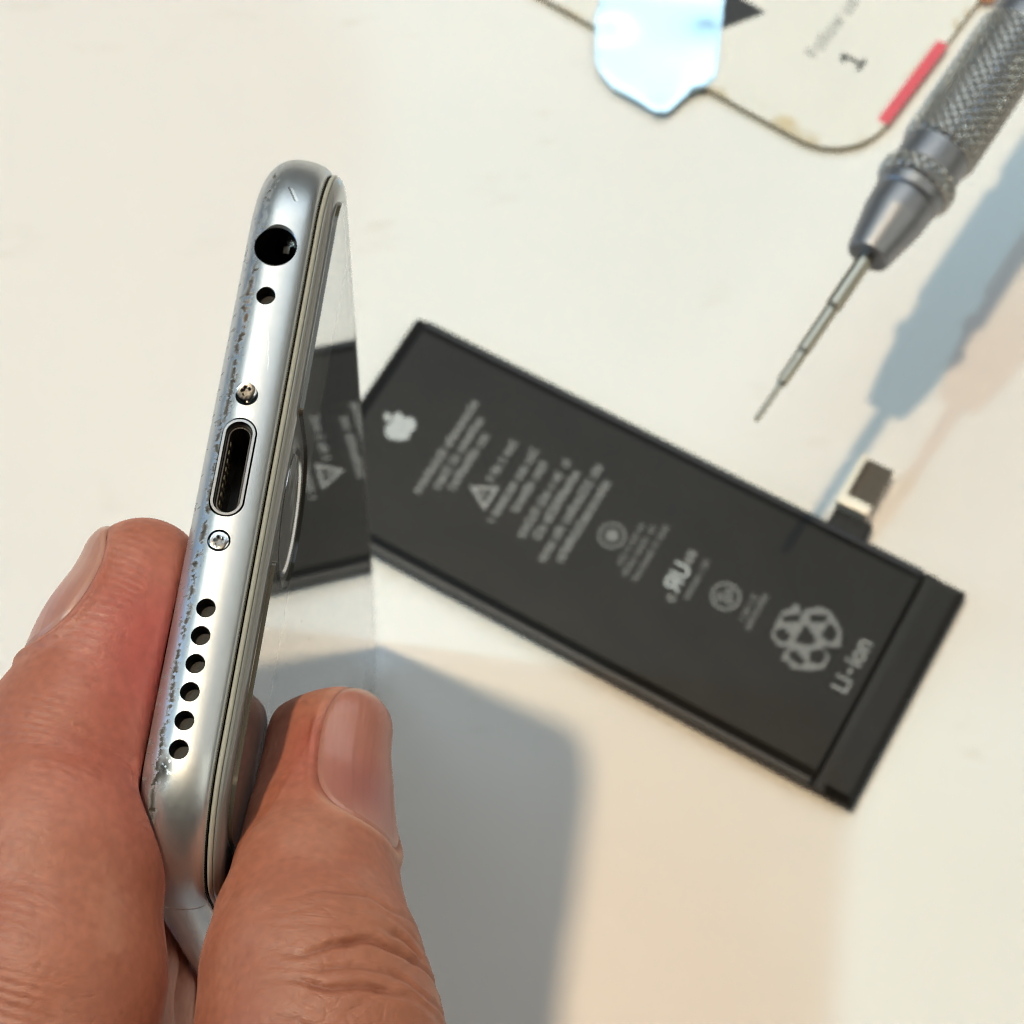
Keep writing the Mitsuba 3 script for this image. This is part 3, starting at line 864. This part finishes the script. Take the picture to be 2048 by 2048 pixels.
class Digit:
    """Cylinder-like coordinates along a finger: a (mm from the tip along the bones), phi (0 = back of the finger)."""

    def __init__(self, pts, dorsal):
        self.p = np.asarray(pts, float)
        self.d0 = np.asarray(dorsal, float)
        self.cum = np.concatenate([[0], np.cumsum(np.linalg.norm(np.diff(self.p, axis=0), axis=1))])

    def frame(self, i):
        a = self.p[i + 1] - self.p[i]
        a /= np.linalg.norm(a)
        d = self.d0 - self.d0 @ a * a
        d /= np.linalg.norm(d)
        return a, d, np.cross(a, d)

    def coords(self, v):
        best = np.full(len(v), 1e9)
        A, PHI, RR = np.zeros(len(v)), np.zeros(len(v)), np.zeros(len(v))
        for i in range(len(self.p) - 1):
            a, d, w = self.frame(i)
            L = self.cum[i + 1] - self.cum[i]
            r = v - self.p[i]
            x = r @ a
            xc = np.clip(x, 0 if i else -30, L if i < len(self.p) - 2 else 60)
            rad = r - xc[:, None] * a
            dist = np.linalg.norm(rad, axis=1)
            m = dist < best
            best[m] = dist[m]
            A[m] = (self.cum[i] + xc)[m]
            PHI[m] = np.arctan2(rad @ w, rad @ d)[m]
            RR[m] = dist[m]
        return A, PHI, RR

    def point(self, a, phi, r):
        i = int(np.clip(np.searchsorted(self.cum, a, side="right") - 1, 0, len(self.p) - 2))
        ax, d, w = self.frame(i)
        return self.p[i] + ax * (a - self.cum[i]), d * np.cos(phi) + w * np.sin(phi)


C_T, R_T = np.array([0.12, -0.27, 0.95]), np.array([0.99, 0.03, -0.12])
DT = Digit([(-28.6, -67.9, 122.4), (-27.9, -92.0, 130.0)], math.cos(math.radians(50)) * C_T + math.sin(math.radians(50)) * R_T)
DI = Digit([(-42.9, -56.8, 131.2), (-48.4, -90.0, 134.0)], math.cos(math.radians(84)) * np.array([0.23, -0.36, 0.91]) - math.sin(math.radians(84)) * np.array([0.97, 0.05, -0.22]))


def cast(dig, a, phi):
    """Points on the skin at finger coordinates (arrays)."""
    o, u = zip(*[dig.point(x, y, 0) for x, y in zip(a, phi)])
    o, u = np.array(o), np.array(u)
    t = np.full(len(a), 12.0)
    for _ in range(14):
        t = t - 0.9 * hand_sdf(o + u * t[:, None], False)
    return o + u * t[:, None], u


def nail_extent(cfg, a, w):
    """Signed outline value of a nail: < 1 inside; a along the finger, w across."""
    x = (a - cfg["a0"]) / cfg["hl"]
    hw = cfg["hw"] * (1.0 + 0.06 * x - 0.03 * x * x)
    return (np.abs(x) ** cfg["n"] + np.abs(w / hw) ** 2.6) ** (1 / 2.6)


NT = dict(dig=DT, a0=3.7, hl=7.0, hw=6.7, n=2.35, r=6.2)
NI = dict(dig=DI, a0=2.6, hl=6.2, hw=5.1, n=2.5, r=5.6)
WTHICK = 0.32
# sink the nail beds, raise the folds round them, and press in the joint creases
near_t = (HVW[:, 1] > -103) & (HVW[:, 0] > -38) & (HVW[:, 2] > 112)
near_i = (HVW[:, 1] > -103) & (HVW[:, 0] <= -38) & (HVW[:, 2] > 121)
disp_ = np.zeros(len(HVW))
UVH = np.column_stack([HVW[:, 0] * 0.7 + 500, HVW[:, 1] + HVW[:, 2]])
coords = {}
for nm, m, cfg in (("t", near_t, NT), ("i", near_i, NI)):
    A, PHI, RR = cfg["dig"].coords(HVW[m])
    coords[nm] = (A, PHI, RR)
    ext = nail_extent(cfg, A, PHI * cfg["r"])
    front = np.abs(PHI) < 1.6
    inside = smoothstep_np(1.02, 0.93, ext) * front
    fold = np.exp(-((ext - 1.11) / 0.075) ** 2) * front * smoothstep_np(cfg["a0"] - 4.5, cfg["a0"] - 1.5, A)
    dd = -0.32 * inside + 0.34 * fold
    sx = A * 0.9
    if nm == "t":
        wob = 1.1 * (meshkit.fbm(np.column_stack([PHI * 2.2, A * 0.10, 0 * A]), 3, 3) - 0.5)
        dors = smoothstep_np(1.5, 0.6, np.abs(PHI))
        for a0, dp, wd in ((17.9, 0.16, 0.26), (19.6, 0.22, 0.30), (21.0, 0.20, 0.26), (22.6, 0.42, 0.34), (24.2, 0.55, 0.36), (26.0, 0.30, 0.30), (27.6, 0.5, 0.36), (30.0, 0.4, 0.35), (32.5, 0.4, 0.35)):
            k = meshkit.fbm(np.column_stack([PHI * 1.7 + a0, 0 * A + a0 * 3.1, 0 * A]), 2, 11)
            aa_ = a0 + 2.6 * (k - 0.5) + 1.2 * wob
            cut_ = smoothstep_np(0.28, 0.5, meshkit.noise(np.column_stack([PHI * 1.9 + 3 * a0, 0 * A + 5, 0 * A])))
            dd += -dp * np.exp(-((A - aa_) / wd) ** 2) * dors * (0.35 + 0.65 * cut_)
            dd += 0.35 * dp * np.exp(-((A - aa_) / (wd * 3)) ** 2) * dors
        # slanting folds between the cross creases
        for p0, sl in ((0.2, 0.10), (-0.45, -0.08), (0.75, 0.07)):
            dd += -0.09 * np.exp(-((PHI - p0 - sl * (A - 25)) * 8 / 0.45) ** 2) * smoothstep_np(22.5, 24, A) * smoothstep_np(31, 28, A)
    else:
        palm = smoothstep_np(0.7, 1.6, np.abs(PHI))
        for a0, dp, wd in ((16.6, 0.40, 0.9), (18.3, 0.2, 0.8)):
            dd += -dp * np.exp(-((A - a0 - 0.5 * np.sin(PHI * 2)) / wd) ** 2) * palm
    disp_[m] = dd
    UVH[m, 0] = A + (0 if nm == "t" else 200)
    UVH[m, 1] = PHI * cfg["r"]
nrm_ = np.array(hm_.vertex_normals)
ph_d = phone_sdf(HVW)
HV2 = HVW + nrm_ * (disp_ * smoothstep_np(0.05, 0.5, ph_d))[:, None]

# skin tone per vertex: base, reddened fingertips, paler nail folds, browner knuckles, mottling
def blob(c, r):
    return np.exp(-(((HVW - np.asarray(c)) / r) ** 2).sum(1))


mot = meshkit.fbm(HVW * 0.22, 4, 2)
mot2 = meshkit.fbm(HVW * 0.9 + 40, 3, 6)
tone = np.tile(np.array([0.35, 0.118, 0.070]), (len(HVW), 1))


def blend(tone, col, w):
    w = np.clip(w, 0, 1)[:, None]
    return tone * (1 - w) + np.asarray(col) * w


tone = blend(tone, (0.42, 0.175, 0.115), smoothstep_np(0.45, 0.7, mot) * 0.55)
tone = blend(tone, (0.32, 0.105, 0.06), smoothstep_np(0.5, 0.75, mot2) * 0.45)
red = (0.42, 0.078, 0.066)
tone = blend(tone, red, 0.95 * blob((-41.0, -65, 134), (5.0, 7.5, 9)))
tone = blend(tone, red, 0.5 * blob((-43.5, -77, 136), (6, 5, 6)))
tone = blend(tone, red, 0.5 * blob((-29.3, -70.5, 126), (2.6, 4.5, 6)))
tone = blend(tone, (0.46, 0.22, 0.15), 0.5 * blob((-27, -64.5, 124.5), (4, 2.2, 5)))
for nm_, m_, cf_ in (("t", near_t, NT), ("i", near_i, NI)):
    w = np.zeros(len(HVW))
    w[m_] = np.exp(-((nail_extent(cf_, coords[nm_][0], coords[nm_][1] * cf_["r"]) - 1.0) / 0.04) ** 2) * (np.abs(coords[nm_][1]) < 1.6) * 0.5
    tone = blend(tone, (0.20, 0.06, 0.042), w)  # shade painted into the groove round each nail
fine = meshkit.fbm(HVW * 1.9 + 11, 2, 21)
tone = tone * (0.86 + 0.28 * fine)[:, None]
A, PHI, RR = coords["t"]
w = np.zeros(len(HVW)); w[near_t] = smoothstep_np(17, 22, A) * smoothstep_np(1.9, 1.0, np.abs(PHI)) * 0.55
tone = blend(tone, (0.33, 0.125, 0.07), w)
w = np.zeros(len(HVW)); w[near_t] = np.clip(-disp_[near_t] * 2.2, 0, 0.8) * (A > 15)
tone = blend(tone, (0.19, 0.055, 0.03), w)  # crease shade painted in, darker with depth
w = np.zeros(len(HVW)); w[near_t] = np.exp(-((nail_extent(NT, A, PHI * 6.4) - 1.1) / 0.06) ** 2) * smoothstep_np(8.0, 10.0, A) * 0.6
tone = blend(tone, (0.52, 0.28, 0.20), w)


def skin_bump(p, n, uv):
    """Fine skin relief: crossing furrows, finger ridges on the pads; in metres."""
    a, w = uv.x, uv.y
    wx, wy = 0.6 * (fbm(a * 0.8, w * 0.8, 1, 2) - 0.5), 0.6 * (fbm(a * 0.8 + 9, w * 0.8 + 4, 2, 2) - 0.5)
    d1, d2, _ = mikit.voronoi(a * 2.1 + wx, w * 1.5 + wy)
    e1, e2, _ = mikit.voronoi(a * 0.95 + wx + 20, w * 0.8 + wy + 7)
    cells = smoothstep(0.0, 0.30, d2 - d1) * 0.6 + smoothstep(0.0, 0.16, e2 - e1)
    pores = smoothstep(0.62, 0.75, noise(a * 4.5, w * 4.5, 3))
    ridges = 0.5 + 0.5 * dr.sin((a + 1.6 * (fbm(a * 0.16, w * 0.16, 8, 2) - 0.5) + w * 0.12) * 8.5)
    side = smoothstep(160, 180, a)             # the index finger shows its ridged flank
    soft = fbm(a * 0.7, w * 0.7, 3, 2)
    patch = smoothstep(0.35, 0.65, fbm(a * 0.25, w * 0.25, 12, 2))
    thumbh = cells * 0.000030 + soft * 0.00006 - pores * 0.000016
    indexh = ridges * 0.000040 * (0.3 + 0.7 * patch) + cells * 0.000013 + soft * 0.00007 - pores * 0.000012
    return mix(mi.Color3f(thumbh), mi.Color3f(indexh), side).x


def skin_rough(p, n, uv):
    return 0.44 + 0.16 * fbm(uv.x * 1.2, uv.y * 1.2, 2, 3)


scene["skin"] = {"type": "twosided", "bsdf": {"type": "bumpmap", "arbitrary": proc(skin_bump, eps=6e-5), "scale": 1.0,
                 "bsdf": {"type": "principled", "base_color": {"type": "mesh_attribute", "name": "vertex_color"}, "roughness": proc(skin_rough), "specular": 0.42, "sheen": 0.15}}}
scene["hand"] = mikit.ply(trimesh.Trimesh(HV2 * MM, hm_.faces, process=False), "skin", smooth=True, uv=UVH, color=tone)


def make_nail(key, cfg, mat):
    n1, n2 = 90, 70
    xs, ys = np.linspace(-1, 1, n1), np.linspace(-1, 1, n2)
    X, Y = np.meshgrid(xs, ys, indexing="ij")
    # square-to-superellipse map keeps the rim clean
    k = np.maximum(np.abs(X), np.abs(Y))
    ln = (np.abs(X) ** cfg["n"] + np.abs(Y) ** 2.6) ** (1 / 2.6)
    f = np.where(ln > 1e-9, k / np.maximum(ln, 1e-9), 0)
    a = (cfg["a0"] + cfg["hl"] * X * f).ravel()
    xx = (X * f).ravel()
    w = (cfg["hw"] * (1.0 + 0.06 * xx - 0.03 * xx * xx)) * (Y * f).ravel()
    phi = w / cfg["r"]
    P, U = cast(cfg["dig"], a, phi)
    kk = k.ravel()
    lift = 0.10 + 0.10 * (1 - kk ** 4) - 0.22 * smoothstep_np(0.93, 1.0, kk)
    tipside = smoothstep_np(-0.3, -0.9, xx)      # the free edge stands a little proud of the pulp
    lift = lift + 0.30 * tipside * smoothstep_np(0.2, 0.9, kk)
    # longitudinal ridges
    lift += 0.010 * np.sin(w * 9 + 1.5 * np.sin(w * 3)) + 0.02 * meshkit.fbm(np.column_stack([w * 2.0, a * 0.12, 0 * a]), 2, 4)
    V = P + U * lift[:, None]
    V2 = P + U * (lift - 0.45)[:, None]
    i, j = np.meshgrid(np.arange(n1 - 1), np.arange(n2 - 1), indexing="ij")
    q = (i * n2 + j).ravel()
    F1 = np.vstack([np.column_stack([q, q + n2, q + n2 + 1]), np.column_stack([q, q + n2 + 1, q + 1])])
    N = n1 * n2
    ringi = np.concatenate([np.arange(n2), np.arange(1, n1) * n2 + n2 - 1, (n1 - 1) * n2 + np.arange(n2 - 2, -1, -1), np.arange(n1 - 2, 0, -1) * n2])
    nx_ = np.roll(ringi, -1)
    F2 = np.vstack([np.column_stack([ringi, nx_, nx_ + N]), np.column_stack([ringi, nx_ + N, ringi + N])])
    m = trimesh.Trimesh(np.vstack([V, V2]), np.vstack([F1, F1[:, ::-1] + N, F2]), process=False)
    if m.volume < 0:
        m.invert()
    col = np.tile(np.array(cfg["pink"]), (N, 1))
    c = lambda col, v, wt: col * (1 - np.clip(wt, 0, 1)[:, None]) + np.asarray(v) * np.clip(wt, 0, 1)[:, None]
    col = c(col, cfg["deep"], np.exp(-((xx - 0.45) / 0.4) ** 2 - ((Y * f).ravel() / 0.7) ** 2) * 0.8)
    col = c(col, cfg["free"], smoothstep_np(-0.74, -0.90, xx) * 0.75)
    col = c(col, cfg["free"], np.exp(-((kk - 0.95) / 0.03) ** 2) * 0.15)
    col = col * (0.95 + 0.1 * meshkit.fbm(np.column_stack([w * 2.5, a * 0.2, 0 * a]), 2, 9))[:, None]
    v = trimesh.Trimesh(m.vertices * MM, m.faces, process=False)
    scene[key] = mikit.ply(v, mat, smooth=True, color=np.vstack([col, col]))


scene["nail"] = {"type": "twosided", "bsdf": {"type": "principled", "base_color": {"type": "mesh_attribute", "name": "vertex_color"}, "roughness": 0.33, "specular": 0.45, "clearcoat": 0.15, "clearcoat_gloss": 0.85}}
NT.update(pink=(0.36, 0.145, 0.11), deep=(0.28, 0.095, 0.088), free=(0.42, 0.27, 0.19))
NI.update(pink=(0.40, 0.19, 0.14), deep=(0.36, 0.15, 0.14), free=(0.48, 0.32, 0.24))
make_nail("hand__thumb_nail", NT, "nail")
make_nail("hand__finger_nail", NI, "nail")
labels["hand"] = {"label": "bare left hand pinching the phone between thumb and fingers", "category": "hand"}
